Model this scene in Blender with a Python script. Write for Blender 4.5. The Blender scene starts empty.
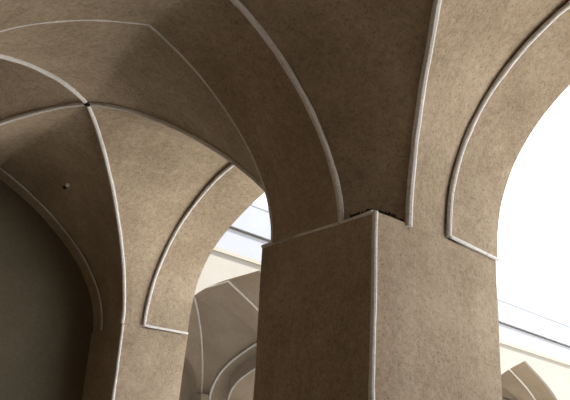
import bpy, bmesh, math, random
from mathutils import Vector, Matrix, noise

random.seed(7)
SC = bpy.context.scene
COL = SC.collection

# ------------------------------------------------------------------ camera
cam_d = bpy.data.cameras.new('camera')
cam_d.sensor_width = 36.0
cam_d.lens = 721.03 / 570.0 * 36.0
cam_d.clip_start = 0.02
cam_d.clip_end = 500
cam = bpy.data.objects.new('camera', cam_d)
COL.objects.link(cam)
RX, UY, FZ = Vector((.75945, -.64775, .06039)), Vector((-.3048, -.27228, .91267)), Vector((.57474, .71153, .40422))
M = Matrix.Identity(4)
for i in range(3):
    M[i][0], M[i][1], M[i][2] = RX[i], UY[i], -FZ[i]
M.translation = Vector((-2.3449, -2.2059, 0))
cam.matrix_world = M
SC.camera = cam

# ------------------------------------------------------------------ sky, sun, exposure
world = bpy.data.worlds.new('hazy_sky')
SC.world = world
world.use_nodes = True
wn = world.node_tree.nodes
bg = wn['Background']
bg.inputs['Color'].default_value = (0.96, 0.99, 1.03, 1)
bg.inputs['Strength'].default_value = 1.0
sun_d = bpy.data.lights.new('sun', 'SUN')
sun_d.energy = 13.0
sun_d.angle = math.radians(3)
sun_d.color = (1.0, 0.985, 0.96)
sun = bpy.data.objects.new('sun', sun_d)
COL.objects.link(sun)
sun.rotation_euler = Vector((0.56, .22, -.80)).to_track_quat('-Z', 'Y').to_euler()
SC.view_settings.view_transform = 'Standard'
SC.view_settings.look = 'None'
SC.view_settings.exposure = 1.3
SC.view_settings.gamma = 1.0
SC.view_settings.use_curve_mapping = False

GZ = -1.5          # ground level
HS = 1.41          # springing level of the arches
D = 3.174          # bay module along the gallery
SY = .877          # pier size along the gallery
TOP = 2.78         # top of the masonry over the vaults
XB = -1.93         # face of the rear piers


# ------------------------------------------------------------------ materials
def plaster(name, dark, mid, light, bump=.25, speck=.35, rough=.95, scale=1.0):
    m = bpy.data.materials.new(name)
    m.use_nodes = True
    nt = m.node_tree
    N, L = nt.nodes, nt.links
    b = N['Principled BSDF']
    b.inputs['Roughness'].default_value = rough
    b.inputs['Specular IOR Level'].default_value = .15
    tc = N.new('ShaderNodeTexCoord')

    def nz(s, det=4, ro=.6):
        n = N.new('ShaderNodeTexNoise')
        n.inputs['Scale'].default_value = s * scale
        n.inputs['Detail'].default_value = det
        n.inputs['Roughness'].default_value = ro
        L.new(tc.outputs['Object'], n.inputs['Vector'])
        return n
    big, fine, pit = nz(2.6, 5), nz(26, 6, .75), nz(75, 3)
    ramp = N.new('ShaderNodeValToRGB')
    e = ramp.color_ramp.elements
    e[0].position, e[0].color = .3, (*dark, 1)
    e[1].position, e[1].color = .72, (*light, 1)
    k = e.new(.52)
    k.color = (*mid, 1)
    mix = N.new('ShaderNodeMath')
    mix.operation = 'MULTIPLY_ADD'
    mix.inputs[1].default_value = .45
    L.new(big.outputs['Fac'], mix.inputs[0])
    m2 = N.new('ShaderNodeMath')
    m2.operation = 'MULTIPLY'
    m2.inputs[1].default_value = .55
    L.new(fine.outputs['Fac'], m2.inputs[0])
    L.new(m2.outputs[0], mix.inputs[2])
    L.new(mix.outputs[0], ramp.inputs['Fac'])
    # dark straw flecks in the mud
    fl = N.new('ShaderNodeValToRGB')
    f = fl.color_ramp.elements
    f[0].position, f[0].color = .33, (1 - speck, 1 - speck, 1 - speck, 1)
    f[1].position, f[1].color = .47, (1, 1, 1, 1)
    L.new(pit.outputs['Fac'], fl.inputs['Fac'])
    mc = N.new('ShaderNodeMixRGB')
    mc.blend_type = 'MULTIPLY'
    mc.inputs['Fac'].default_value = 1
    L.new(ramp.outputs['Color'], mc.inputs['Color1'])
    L.new(fl.outputs['Color'], mc.inputs['Color2'])
    L.new(mc.outputs['Color'], b.inputs['Base Color'])
    bp = N.new('ShaderNodeBump')
    bp.inputs['Strength'].default_value = bump
    bp.inputs['Distance'].default_value = .03
    L.new(mix.outputs[0], bp.inputs['Height'])
    L.new(bp.outputs['Normal'], b.inputs['Normal'])
    return m


MUD = plaster('mud_plaster', (.205, .154, .106), (.338, .268, .194), (.47, .388, .295), bump=.45, speck=.3)
LIME = plaster('lime_edging', (.56, .54, .53), (.66, .645, .64), (.75, .74, .745), bump=.3, speck=.25)
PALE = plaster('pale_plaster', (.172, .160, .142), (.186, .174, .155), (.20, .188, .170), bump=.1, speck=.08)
PALEW = plaster('whitewash', (.172, .181, .200), (.185, .195, .216), (.20, .21, .232), bump=.1, speck=.08)
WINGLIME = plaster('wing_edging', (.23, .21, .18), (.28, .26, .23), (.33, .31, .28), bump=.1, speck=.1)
REAR = plaster('bounce_plaster', (.42, .33, .25), (.49, .39, .30), (.54, .44, .345), bump=.2, speck=.15)  # unseen rear wall, made paler to bounce light onto the central pier
TAN = plaster('tan_moulding', (.185, .168, .14), (.20, .183, .153), (.215, .198, .168), bump=.1, speck=.1)
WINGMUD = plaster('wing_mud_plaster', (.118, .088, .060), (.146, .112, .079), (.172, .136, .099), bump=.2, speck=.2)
PAVE = plaster('paving', (.52, .50, .455), (.58, .56, .515), (.64, .62, .575), bump=.1, speck=.1)
EARTH = plaster('earth_floor', (.18, .128, .088), (.21, .152, .106), (.24, .178, .126), bump=.2, speck=.2)
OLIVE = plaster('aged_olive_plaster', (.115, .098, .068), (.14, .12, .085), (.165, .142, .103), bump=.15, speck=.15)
BROWN = plaster('dark_brown', (.02, .015, .01), (.035, .026, .018), (.06, .045, .03), bump=.4, speck=.3)  # dark brown of the ledge clumps and the painted hole shade
IRON = plaster('rusty_iron', (.02, .014, .01), (.03, .022, .016), (.05, .035, .025), bump=.2, speck=.2)
KNOB = plaster('white_ceramic', (.6, .57, .52), (.66, .63, .58), (.7, .67, .62), bump=.05, speck=.05)


# ------------------------------------------------------------------ helpers
def link(name, bm, mat, parent=None, smooth=True):
    me = bpy.data.meshes.new(name)
    bm.normal_update()
    bm.to_mesh(me)
    bm.free()
    me.materials.append(mat)
    if smooth:
        for p in me.polygons:
            p.use_smooth = True
        me.set_sharp_from_angle(angle=math.radians(38))
    o = bpy.data.objects.new(name, me)
    COL.objects.link(o)
    if parent is not None:
        o.parent = parent
        o.matrix_parent_inverse = parent.matrix_world.inverted()
    return o


def thing(name, label, cat, loc=(0, 0, 0), group=None):
    o = bpy.data.objects.new(name, None)
    o.empty_display_size = .1
    COL.objects.link(o)
    o.location = loc
    o.matrix_world = Matrix.Translation(Vector(loc))
    o['label'] = label
    o['category'] = cat
    if group:
        o['group'] = group
    return o


def tag(o, label, cat, group=None):
    o['label'] = label
    o['category'] = cat
    if group:
        o['group'] = group
    return o


def struct(name, bm, mat):
    o = link(name, bm, mat, smooth=False)
    o['kind'] = 'structure'
    return o


def wob(v, amp=.006, f=1.7):
    n = noise.noise_vector(v * f) + .4 * noise.noise_vector(v * f * 4)
    return v + n * amp


def half(a, h, al, be, m, n=36):
    """half of a pointed arch: springs at (0,0), apex at (a,h)"""
    P = [(0, 0), (0, al * h), (a - be * a, h - be * a * m), (a, h)]
    out = []
    for i in range(n + 1):
        t = i / n
        w = ((1 - t) ** 3, 3 * (1 - t) ** 2 * t, 3 * (1 - t) * t * t, t ** 3)
        out.append((sum(w[k] * P[k][0] for k in range(4)), sum(w[k] * P[k][1] for k in range(4))))
    return out


def arch(s_lo, z_lo, sh_lo, s_hi, z_hi, sh_hi, s_ap, z_ap, n=36):
    """list of (s,z) from the low-s springing over the apex to the high-s springing"""
    lo = [(s_lo + s, z_lo + z) for s, z in half(s_ap - s_lo, z_ap - z_lo, *sh_lo, n=n)]
    hi = [(s_hi - s, z_hi + z) for s, z in half(s_hi - s_ap, z_ap - z_hi, *sh_hi, n=n)]
    return lo + hi[::-1][1:]


def along_y(c, x):
    return [Vector((x, s, z)) for s, z in c]


def along_x(c, y):
    return [Vector((s, y, z)) for s, z in c]


def offset(c, e, taper=False):
    """push an (s,z) arch outwards by e (from nothing at the springings if tapered)"""
    out = []
    n = len(c)
    e0 = e
    for i in range(n):
        a, b = c[max(i - 1, 0)], c[min(i + 1, n - 1)]
        dx, dz = b[0] - a[0], b[1] - a[1]
        l = math.hypot(dx, dz) or 1
        e = e0 if not taper else max(.027, e0 * min(1, min(i, n - 1 - i) / 5))
        if i == n // 2:
            out.append((c[i][0], c[i][1] + e))
        else:
            out.append((c[i][0] - dz / l * e, c[i][1] + dx / l * e))
    return out


def arch_body(A, B, top, w=.004):
    """solid masonry over an opening: intrados between edge curves A and B, flat top"""
    bm = bmesh.new()
    K = 6
    rows = []
    for a, b in zip(A, B):
        r = [bm.verts.new(wob(a.lerp(b, k / K), w)) for k in range(K + 1)]
        ua, ub = Vector((a.x, a.y, top)), Vector((b.x, b.y, top))
        r += [bm.verts.new(ub), bm.verts.new(ua)]
        rows.append(r)
    n = K + 3
    for r0, r1 in zip(rows, rows[1:]):
        for k in range(n):
            bm.faces.new((r0[k], r0[(k + 1) % n], r1[(k + 1) % n], r1[k]))
    bm.faces.new(rows[0][::-1])
    bm.faces.new(rows[-1])
    bmesh.ops.recalc_face_normals(bm, faces=bm.faces)
    return bm


def tube(pts, r, seg=8, jit=.18, wobble=.003):
    """hand-run plaster bead along a polyline"""
    bm = bmesh.new()
    pts = [wob(p, wobble, 5.0) for p in pts]
    rings = []
    n = len(pts)
    for i, p in enumerate(pts):
        t = (pts[min(i + 1, n - 1)] - pts[max(i - 1, 0)]).normalized()
        u = t.orthogonal().normalized() if i == 0 else (u - t * u.dot(t)).normalized()
        v = t.cross(u)
        rr = r * (1 + jit * noise.noise(p * 9))
        rings.append([bm.verts.new(p + (u * math.cos(q) + v * math.sin(q)) * rr)
                      for q in [2 * math.pi * k / seg for k in range(seg)]])
    for a, b in zip(rings, rings[1:]):
        for k in range(seg):
            bm.faces.new((a[k], a[(k + 1) % seg], b[(k + 1) % seg], b[k]))
    bm.faces.new(rings[0][::-1])
    bm.faces.new(rings[-1])
    bmesh.ops.recalc_face_normals(bm, faces=bm.faces)
    return bm


def dense(pts, step=.05):
    out = [pts[0]]
    for a, b in zip(pts, pts[1:]):
        k = max(1, int((b - a).length / step))
        out += [a.lerp(b, j / k) for j in range(1, k + 1)]
    return out


def groin(base, apex, al, be, m, n=36):
    b, v = Vector(base), Vector(apex)
    d = Vector((v.x - b.x, v.y - b.y, 0))
    l = d.length
    d /= l
    return [b + d * s + Vector((0, 0, z)) for s, z in half(l, v.z - b.z, al, be, m, n)]


def web(E, G, centre, thick=.07, rows=16, amp=.007, skirt=False):
    """vault cell lofted between a rib edge E and the two groins G, with masonry thickness"""
    bm = bmesh.new()
    if skirt:
        def dip(c, i):
            q = Vector((c[i].x, c[i].y, c[i].z - .04))
            q.y += .012 if i else -.012
            return q
        E = [dip(E, 0)] + E + [dip(E, -1)]
        G = [dip(G, 0)] + G + [dip(G, -1)]
    grid = []
    for a, b in zip(E, G):
        grid.append([wob(a.lerp(b, k / rows), amp * min(1, 4 * min(k, rows - k) / rows)) for k in range(rows + 1)])
    nu, nv = len(grid), rows + 1
    # vertex normals of the sheet
    nor = []
    for i in range(nu):
        line = []
        for k in range(nv):
            du = grid[min(i + 1, nu - 1)][k] - grid[max(i - 1, 0)][k]
            dv = grid[i][min(k + 1, nv - 1)] - grid[i][max(k - 1, 0)]
            q = du.cross(dv)
            q = q.normalized() if q.length > 1e-9 else Vector((0, 0, 1))
            line.append(q)
        nor.append(line)
    mid = grid[nu // 4][nv // 2]
    if nor[nu // 4][nv // 2].dot(mid - centre) < 0:
        nor = [[-q for q in l] for l in nor]
    lo = [[bm.verts.new(p) for p in l] for l in grid]
    hi = [[bm.verts.new(grid[i][k] + nor[i][k] * thick) for k in range(nv)] for i in range(nu)]
    for i in range(nu - 1):
        for k in range(nv - 1):
            bm.faces.new((lo[i][k], lo[i][k + 1], lo[i + 1][k + 1], lo[i + 1][k]))
            bm.faces.new((hi[i][k], hi[i + 1][k], hi[i + 1][k + 1], hi[i][k + 1]))
        for k in (0, nv - 1):
            bm.faces.new((lo[i][k], lo[i + 1][k], hi[i + 1][k], hi[i][k]))
    for i in (0, nu - 1):
        for k in range(nv - 1):
            bm.faces.new((lo[i][k], hi[i][k], hi[i][k + 1], lo[i][k + 1]))
    bmesh.ops.remove_doubles(bm, verts=bm.verts, dist=1e-5)
    bmesh.ops.recalc_face_normals(bm, faces=bm.faces)
    return bm


def prism(bot, top, nz=26, nxy=8, amp=.006, round_=.007):
    """battered masonry pier between a bottom and a top quadrilateral, rounded wobbly arrises"""
    bm = bmesh.new()
    bot, top = [Vector(p) for p in bot], [Vector(p) for p in top]
    ring0 = []
    for i in range(4):
        for j in range(nxy):
            t = j / nxy
            ring0.append((i, t))
    rings = []
    for k in range(nz + 1):
        f = k / nz
        c = [bot[i].lerp(top[i], f) for i in range(4)]
        cen = sum(c, Vector()) / 4
        row = []
        for i, t in ring0:
            p = c[i].lerp(c[(i + 1) % 4], t)
            if t == 0:
                p = p + (cen - p).normalized() * round_
            row.append(bm.verts.new(wob(p, amp if 0 < k < nz else amp * .3)))
        rings.append(row)
    n = len(ring0)
    for a, b in zip(rings, rings[1:]):
        for k in range(n):
            bm.faces.new((a[k], a[(k + 1) % n], b[(k + 1) % n], b[k]))
    bm.faces.new(rings[0][::-1])
    bm.faces.new(rings[-1])
    bmesh.ops.recalc_face_normals(bm, faces=bm.faces)
    return bm


def blob(c, r, seg=12, amp=.15, sx=1, sy=1, sz=1):
    bm = bmesh.new()
    bmesh.ops.create_uvsphere(bm, u_segments=seg, v_segments=seg // 2 + 2, radius=r)
    for v in bm.verts:
        v.co = Vector((v.co.x * sx, v.co.y * sy, v.co.z * sz)) * (1 + amp * noise.noise(v.co * 40 + Vector(c)))
        v.co += Vector(c)
    return bm


def box(x0, x1, y0, y1, z0, z1):
    bm = bmesh.new()
    bmesh.ops.create_cube(bm, size=1)
    for v in bm.verts:
        v.co = Vector(((x0 + x1) / 2 + v.co.x * (x1 - x0), (y0 + y1) / 2 + v.co.y * (y1 - y0),
                       (z0 + z1) / 2 + v.co.z * (z1 - z0)))
    return bm


# ------------------------------------------------------------------ setting: ground, floor, walls, roof
struct('floor', box(-3.2, 1.0, -9.0, 6.0, GZ - .2, GZ), EARTH)
struct('trim_1', box(1.0, 40, -30, 6.0, GZ - .25, GZ - .02), PAVE)
struct('wall_back', box(-3.4, -3.2, -9.0, 6.0, GZ, TOP), REAR)
struct('wall_right', box(-3.4, 1.0, -9.2, -9.0, GZ, TOP), MUD)
struct('wall_left', box(-3.4, 1.0, 6.0, 6.2, GZ, TOP), MUD)
struct('ceiling', box(-3.4, 1.0, -9.2, 6.2, TOP + .006, TOP + .25), MUD)

# ------------------------------------------------------------------ shared curves (arch shapes)
SH_T = (.421, .521, .294)
SH_TL = (.441, .511, .374)
SH_TN = (.381, .512, .235)
SH_R = (.593, .48, .271)
SH_RI = (.574, .516, .139)
SH_RO = (.609, .517, .318)
SH_LI = (.597, .494, .22)
SH_LO = (.662, .638, .367)
SH_G = (.469, .333, 0.0)

XR, XO = .562, 1.0            # inner and outer edge of the courtyard arches

# ------------------------------------------------------------------ piers
def pier(name, label, top, bot, group=None):
    t = thing(name, label, 'pier', (sum(p[0] for p in top) / 4, sum(p[1] for p in top) / 4, GZ), group)
    link('shaft', prism(bot, top), MUD, t)
    return t


def extrap(p_top, p_low):
    f = (GZ - p_top[2]) / (p_low[2] - p_top[2])
    return tuple(p_top[i] + f * (p_low[i] - p_top[i]) for i in range(3))


c_top = [(0, 0, 1.385), (.998, 0, 1.405), (1.0, SY + .005, 1.41), (0, SY + .01, 1.415)]
c_bot = [(-.03, 0, GZ), (.925, 0, GZ), (.93, .80, GZ), (0, .81, GZ)]
central = pier('masonry_pier', 'big square mud-plastered pier in the middle, dark left face and paler right face', c_top, c_bot)
link('corner_edging', tube(dense([Vector((.008 - .03 * (1.385 - z) / 2.885, .008, z)) for z in (1.385, .5, -.5, GZ + .02)], .06), .014),
     LIME, central)['label'] = 'whitish lime line down the corner between the two faces'
link('ledge_edging', tube(dense([Vector((.004, .02, 1.385)), Vector((.004, .25, 1.388)), Vector((.004, SY, 1.413))], .05), .011), LIME, central)

l_top = [(.37, D, 1.385), (1.016, D, 1.425), (1.016, D + SY, 1.42), (.37, D + SY, 1.40)]
l_bot = [(.43, D, GZ), (.95, D, GZ), (.95, D + SY, GZ), (.43, D + SY, GZ)]
leftp = pier('masonry_pier', 'narrow pale pier seen through the big arch, behind and left of the central pier', l_top, l_bot)
link('corner_edging', tube(dense([Vector((.376, D + .006, 1.385)), Vector((.433, D + .006, GZ + .02))], .06), .012), LIME, leftp)

# piers behind the viewer's shoulder and along the rear of the gallery
for k, (x0, x1, y0, what) in enumerate((
        (0, 1, -D, 'courtyard pier nearest the viewer, right of the near arch'),
        (0, 1, -2 * D, 'courtyard pier farthest behind the viewer'),
        (XB - .22, XB, 0, 'shallow rear pier opposite the central pier'),
        (XB - .22, XB, D, 'shallow rear pier at the foot of the blind arch'),
        (XB - .22, XB, -D, 'shallow rear pier beside the viewer'),
        (XB - .22, XB, -2 * D, 'shallow rear pier farthest behind the viewer'))):
    q = [(x0, y0), (x1, y0), (x1, y0 + SY), (x0, y0 + SY)]
    pier('masonry_pier', what, [(a, b, HS) for a, b in q], [(a, b, GZ) for a, b in q])

# ------------------------------------------------------------------ courtyard arches (R type, along y)
def yard_arch(label, y_lo, y_hi, lo_i, hi_i, lo_o, hi_o, ap, beads=True):
    """lo_/hi_ = (ds, z, shape) at either springing for inner / outer edge; ap = (y, z)"""
    t = thing('courtyard_arch', label, 'arch', (.78, (y_lo + y_hi) / 2, HS))
    ci = arch(y_lo + lo_i[0], lo_i[1], lo_i[2], y_hi - hi_i[0], hi_i[1], hi_i[2], ap[0], ap[1])
    co = arch(y_lo + lo_o[0], lo_o[1], lo_o[2], y_hi - hi_o[0], hi_o[1], hi_o[2], ap[0], ap[1] + .01)
    link('arch_ring', arch_body(along_y(ci, XR), along_y(co, XO), TOP), MUD, t)
    if beads:
        link('inner_edging', tube(along_y(offset(ci, .006), XR - .004), .0145), LIME, t)['label'] = 'raised whitish line along the inner edge of the arch'
        for y, z, s in ((y_hi - hi_i[0], hi_i[1], -1), (y_lo + lo_i[0], lo_i[1], 1)):
            zo = hi_o[1] if s < 0 else lo_o[1]
            link('springing_edging', tube(dense([Vector((XR, y - s * .002, z + .002)), Vector((XO - .012, y + s * 0, zo + .002))], .04), .0105), LIME, t)
    return ci


# right arch (bay of the viewer): springs from the central pier at y = 0
RI_hi, RO_hi = (.014, 1.412, SH_RI), (.002, 1.398, SH_RO)
ci_R = yard_arch('arch on the right opening to white sky, springing from the central pier', -D + SY, 0,
                 (0, HS, SH_R), RI_hi, (0, HS, SH_R), RO_hi, (-1.05, 2.53))
# left arch of the next bay: springs from the left pier at y = D
ci_L = yard_arch('pale arch seen behind the central pier, opening to the courtyard', SY, D,
                 (0, HS, SH_R), (.024, 1.415, SH_LI), (0, HS, SH_R), (-.002, 1.43, SH_LO), (2.045, 2.56))
ci_0 = yard_arch('courtyard arch behind the viewer', -2 * D + SY, -D, (0, HS, SH_R), (0, HS, SH_R),
                 (0, HS, SH_R), (0, HS, SH_R), (-D - 1.15, 2.55), False)

# ------------------------------------------------------------------ cross arches (T type, along x)
def cross_arch(label, y_n, y_f, cn, cf, edges=True, back=None):
    t = thing('cross_arch', label, 'arch', (-.96, (y_n + y_f) / 2, HS))
    link('arch_ring', arch_body(along_x(cn, y_n), along_x(cf, y_f), TOP), MUD, t)
    if edges:
        link('near_edging', tube(along_x(offset(cn, .004), y_n - .003), .0165), LIME, t)['label'] = 'broad whitish line on the near edge'
        link('far_edging', tube(along_x(offset(cf, .004), y_f + .002), .009), LIME, t)
    return t


T1, T2 = .242, .777
cn_T = arch(XB, HS, SH_TL, -.002, 1.385, SH_TN, -.925, 2.385)
cf_T = arch(-1.944, 1.422, SH_TL, -.010, 1.403, SH_T, -.955, 2.388)
cross_arch('wide dark cross arch sweeping up leftward from the dark face of the central pier', T1, T2, cn_T, cf_T)
c0 = arch(XB, HS, SH_TL, 0, HS, SH_T, -.95, 2.385)
for kk in (-1, -2):
    cross_arch(('cross arch just behind the viewer', 'cross arch farther behind the viewer')[-kk - 1], T1 + kk * D, T2 + kk * D, c0, c0, False)
# far arch of the second bay, walled up just behind its ring
Y2 = 3.572
c_2 = arch(XB, 1.36, SH_TL, .378, 1.355, (.447, .513, .405), -.775, 2.545)
t2 = cross_arch('dark cross arch at far left, walled up behind its rim', Y2, Y2 + .15, c_2, c_2, False)
link('near_edging', tube(along_x(offset(c_2, .002), Y2 - .002), .008), LIME, t2)
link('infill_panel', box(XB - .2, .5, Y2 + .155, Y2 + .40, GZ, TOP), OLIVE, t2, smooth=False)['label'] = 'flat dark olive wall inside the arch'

# ------------------------------------------------------------------ rear arches (along y, at the back of the gallery)
def rear_arch(label, y_lo, y_hi, blind):
    t = thing('rear_arch', label, 'arch', (XB - .1, (y_lo + y_hi) / 2, HS))
    c = arch(y_lo, HS, SH_R, y_hi, HS, SH_R, (y_lo + y_hi) / 2, 2.5)
    link('arch_ring', arch_body(along_y(c, XB - .02), along_y(c, XB - .22), TOP), MUD, t)
    if blind:
        link('infill_panel', box(XB - .35, XB - .2, y_lo - .3, y_hi + .3, GZ, TOP - .02), MUD, t, smooth=False)
    return c


cb_B = rear_arch('blind rear arch of the farther bay', SY, D, True)
cb_A = rear_arch('open rear arch where the viewer stands', -D + SY, 0, False)
cb_0 = rear_arch('blind rear arch behind the viewer', -2 * D + SY, -D, True)

# ------------------------------------------------------------------ groin vaults
def vault(label, apex, b_rn, b_rf, b_ln, b_lf, e_near, e_right, e_far, e_left, beads, rad):
    """bases of the four groins (right/left, near/far) and the four rib edges, low end first"""
    ap = Vector(apex)
    t = thing('groin_vault', label, 'vault', (apex[0], apex[1], apex[2]))
    g = {k: groin(b, apex, *SH_G) for k, b in (('rn', b_rn), ('rf', b_rf), ('ln', b_ln), ('lf', b_lf))}
    cen = ap - Vector((0, 0, .9))

    def ring(a, b):
        return g[a] + g[b][::-1][1:]
    link('vault_cell', web(e_near, ring('ln', 'rn'), cen), MUD, t)
    link('vault_cell', web(e_right, ring('rn', 'rf'), cen, skirt=True), MUD, t)
    link('vault_cell', web(e_far, ring('lf', 'rf'), cen), MUD, t)
    link('vault_cell', web(e_left, ring('ln', 'lf'), cen), MUD, t)
    for k in beads:
        link('groin_edging', tube([p + (cen - p).normalized() * .002 for p in g[k]], rad), LIME, t)
    return t


E_ = .03
# bay of the viewer
vault('dark groin vault overhead between the cross arch and the right arch', (-.777, 1.905 - D, HS + 1.049),
      (.25, .877 - .02 - D, HS), (.240, -.004, 1.372), (-2.06, .877 - D, HS), (-2.06, 0, HS),
      along_x(offset(c0, E_), T2 - D - .02), along_y(offset(ci_R, E_, True), XR + .02),
      along_x(offset(cn_T, .015), T1 + .02), along_y(offset(cb_A, E_), XB - .04), ('rf', 'rn', 'lf', 'ln'), .019)
# farther bay
far_vault = vault('groin vault of the farther bay, four light ridges meeting at its crown', (-.777, 1.905, HS + 1.049),
      (.251, .858, HS), (.362, D - .004, 1.392), (-2.084, .858, HS), (-1.858, D, HS),
      along_x(offset(cf_T, .02), T2 - .02), along_y(offset(ci_L, E_, True), XR + .02),
      along_x(offset(c_2, .02), Y2 + .02), along_y(offset(cb_B, E_), XB - .04), ('rf', 'rn', 'lf', 'ln'), .0165)
link('crown_gap_shade', blob(Vector((-.777, 1.90, HS + 1.038)), .022, sx=1.2, sz=.6), BROWN, far_vault)['label'] = 'small dark blob coloured as the shaded gap where the ridges meet'  # solid blob, the shade of the gap is put into its colour
# bay behind the viewer
vault('groin vault of the bay behind the viewer', (-.777, 1.905 - 2 * D, HS + 1.049),
      (.25, .86 - 2 * D, HS), (.25, -D, HS), (-2.06, .86 - 2 * D, HS), (-2.06, -D, HS),
      along_x(offset(c0, E_), T2 - 2 * D - .02), along_y(offset(ci_0, E_), XR + .02),
      along_x(offset(c0, E_), T1 - D + .02), along_y(offset(cb_0, E_), XB - .04), (), .015)

# solid walls closing the gallery beyond its last piers, with spandrels over the piers
struct('wall_front', box(.4, 1.0, D + SY + .02, 6.0, GZ, TOP), MUD)
struct('wall_end', box(.3, 1.0, -9.0, -2 * D - .02, GZ, TOP), MUD)
for k, (a, b) in enumerate(((0, SY), (D, D + SY), (-D, -D + SY), (-2 * D, -2 * D + SY))):
    struct('trim_%d' % (k + 2), box(XR + .05, XO - .01, a + .03, b - .03, HS - .03, TOP), MUD)

# ------------------------------------------------------------------ the wing across the courtyard corner
YW = 6.0
PER = 3.44
XA = 3.98
ZS, ZA, WA = 1.9, 3.30, 1.42
wing = thing('arcade_wing', 'sunlit cream arcade with pointed arches and parapet across the courtyard', 'building', (8, YW, GZ))
cw = [(s, z) for s, z in half(WA, ZA - ZS, .6, .5, .5)]
bays = [XA - (.09 if k == 0 else 0) + PER * k for k in range(4)]
for k, xc in enumerate(bays):
    th = .8 if k == 0 else .5
    zz = ZA + (.08 if k == 0 else -.04)
    c = [(xc - WA + s, ZS + z * (zz - ZS) / (ZA - ZS)) for s, z in cw]
    c = c + [(2 * xc - s, z) for s, z in c[::-1][1:]]
    A, B = along_x(c, YW), along_x(c, YW + th)
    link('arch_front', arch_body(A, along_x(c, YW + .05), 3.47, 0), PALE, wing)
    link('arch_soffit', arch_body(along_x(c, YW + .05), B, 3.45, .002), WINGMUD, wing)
    link('arch_edging', tube(along_x(c, YW + th + .005), .022, jit=.1), WINGLIME, wing)
    # bay vault behind the arch
    xi = XA + PER * k
    yn, yf = YW + th, 9.02
    ap = (xi, (yn + yf) / 2, 3.36)
    xl, xr = xi - 1.10, xi + 1.10
    gs = {q: groin(b, ap, .5, .35, .1) for q, b in (('ln', (xl, yn, ZS)), ('rn', (xr, yn, ZS)), ('lf', (xl, yf, 1.96)), ('rf', (xr, yf, 1.96)))}
    cen = Vector(ap) - Vector((0, 0, 1))
    R = lambda a, b: gs[a] + gs[b][::-1][1:]
    sa = arch(yn + .02, ZS, SH_R, yf - .14, 1.86, SH_R, 7.45, 2.78)
    sb = arch(yn + .2, ZS, SH_R, yf - .38, 1.86, SH_R, 7.45, 2.5)
    rear = arch(xi - 1.0, ZS, SH_R, xi + 1.0, ZS, SH_R, xi, 2.9)
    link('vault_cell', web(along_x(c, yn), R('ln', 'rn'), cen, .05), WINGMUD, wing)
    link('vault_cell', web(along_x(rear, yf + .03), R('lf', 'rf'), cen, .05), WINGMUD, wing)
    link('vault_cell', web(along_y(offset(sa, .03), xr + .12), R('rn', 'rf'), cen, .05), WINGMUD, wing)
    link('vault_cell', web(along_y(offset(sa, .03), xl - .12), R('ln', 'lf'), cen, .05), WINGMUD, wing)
    link('groin_edging', tube(gs['rf'], .02), WINGLIME, wing)
    link('groin_edging', tube(gs['lf'], .02), WINGLIME, wing)
    if k < 3:
        # cross arch to the next bay
        link('side_arch', arch_body(along_y(sa, xr + .10), along_y(sa, xr + 1.14), 3.3, .002), WINGMUD, wing)
        link('side_arch_edging', tube(along_y(sa, xr + .095), .02), WINGLIME, wing)
        link('side_arch_edging', tube(along_y(sa, xr + 1.145), .016), WINGLIME, wing)
    if k < 3:
        link('side_arch_step', arch_body(along_y(sb, xr + .34), along_y(sb, xr + .95), 3.2, .002), WINGMUD, wing)
        link('side_arch_edging', tube(along_y(sb, xr + .335), .016), WINGLIME, wing)
    link('rear_wall', arch_body(along_x(rear, yf), along_x(rear, yf + .3), 3.4, 0), WINGMUD, wing)
    link('rear_panel', box(xi - PER / 2, xi + PER / 2, yf + .22, yf + .45, GZ, 3.4), WINGMUD, wing, smooth=False)
for k in range(len(bays) + 1):
    x0, x1 = XA + PER * k - PER + WA, XA + PER * k - WA
    th = .8 if k < 2 else .5
    if k == 0:
        x0, x1 = 1.0, bays[0] - WA
    if k == 1:
        x0 = bays[0] + WA
    if k == len(bays):
        x1 = x0 + 3
    link('front_pier', box(x0, x1, YW, YW + .6, GZ, 3.47), PALE, wing, smooth=False)
    if 0 < k < len(bays):
        link('inner_pier', box(x0 - .1, x1 + .1, YW + .55, YW + .85, GZ, ZS), WINGMUD, wing, smooth=False)
        link('rear_pier', box(x0 - .32, x1 + .32, 8.88, 9.4, GZ, 1.965), WINGMUD, wing, smooth=False)
X1 = bays[-1] + WA + 3
link('end_wall', box(bays[-1] + 1.35, bays[-1] + 1.7, YW + .45, 9.5, GZ, 3.46), WINGMUD, wing, smooth=False)
link('lower_moulding', box(1.0, X1, YW - .02, YW + .3, 3.455, 3.51), TAN, wing, smooth=False)
link('frieze', box(1.0, X1, YW - .005, YW + .5, 3.51, 3.86), PALEW, wing, smooth=False)
link('parapet', box(1.0, X1, YW - .03, YW + .5, 3.90, 4.34), PALEW, wing, smooth=False)
link('shadow_joint', box(1.0, X1, YW + .04, YW + .5, 3.85, 3.905), WINGMUD, wing, smooth=False)
link('coping', box(1.0, X1, YW - .035, YW + .55, 4.34, 4.39), PALEW, wing, smooth=False)
link('roof_slab', box(1.0, X1, YW + .3, 9.5, 3.47, 3.6), PALE, wing, smooth=False)

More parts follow.
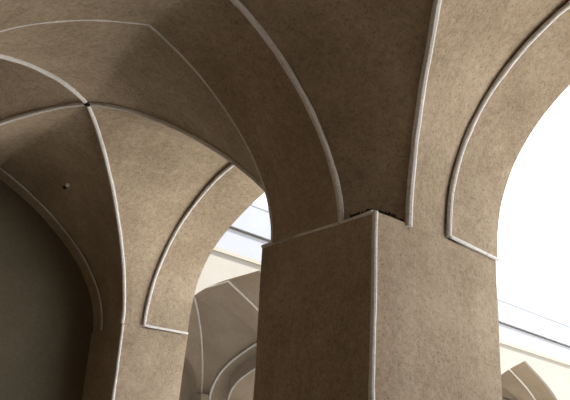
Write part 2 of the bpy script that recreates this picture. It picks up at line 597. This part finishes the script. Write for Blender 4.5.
# ------------------------------------------------------------------ small things
# insulator knob with a dark blob beside it for a shaded hole on the dark vault cell
kn = thing('cable_knob', 'tiny white knob stuck in the dark vault cell at left, a dark blob for a shaded hole beside it', 'knob', (-.375, 3.01, 2.354))
nrm = Vector((-.5, .02, -.866))
K0 = Vector((-.375, 3.009, 2.3545))
link('knob_head', blob(K0 + nrm * .014, .0165, sx=1.1), KNOB, kn)
link('shank', tube([K0 + nrm * q for q in (-.02, 0, .012)], .006), IRON, kn)
link('hole_shade', blob(Vector((-.3675, 3.085, 2.352)) + nrm * .001, .02, sx=.95, sz=.75, sy=1.35), BROWN, kn)['label'] = 'dark blob coloured as the shade in a hole'  # solid blob, its dark colour stands in for shade in a hole

# dark clumps and slivers along the ledge of the central pier
random.seed(11)
bm = bmesh.new()
path = dense([Vector((.035, .19, 1.392)), Vector((.03, .05, 1.392)), Vector((.06, .025, 1.392)), Vector((.21, .02, 1.388))], .012)
for p in path:
    for _ in range(3):
        c = p + Vector((random.uniform(-.004, .016), random.uniform(-.004, .016), random.uniform(0, .026)))
        r = random.uniform(.006, .013)
        m = Matrix.Translation(c) @ Matrix.Rotation(random.uniform(0, 6), 4, 'Z') @ Matrix.Diagonal((1.6, .8, .9, 1))
        bmesh.ops.create_icosphere(bm, subdivisions=1, radius=r, matrix=m)
for _ in range(26):
    p = random.choice(path)
    d = Vector((random.uniform(-1, 1), random.uniform(-1, 1), random.uniform(0, .8))).normalized() * random.uniform(.012, .03)
    a = p + Vector((.004, .004, .016))
    u = d.orthogonal().normalized() * .0015
    w = d.cross(u).normalized() * .0015
    v = [bm.verts.new(q) for q in (a - d + u, a - d - u, a - d + w, a + d + u, a + d - u, a + d + w)]
    bm.faces.new(v[:3]); bm.faces.new(v[3:][::-1])
    for i, j in ((0, 1), (1, 2), (2, 0)):
        bm.faces.new((v[i], v[i + 3], v[j + 3], v[j]))
deb = link('dark_clumps', bm, BROWN)
tag(deb, 'dark clumps lying along the ledge on top of the central pier', 'debris')
deb['kind'] = 'stuff'
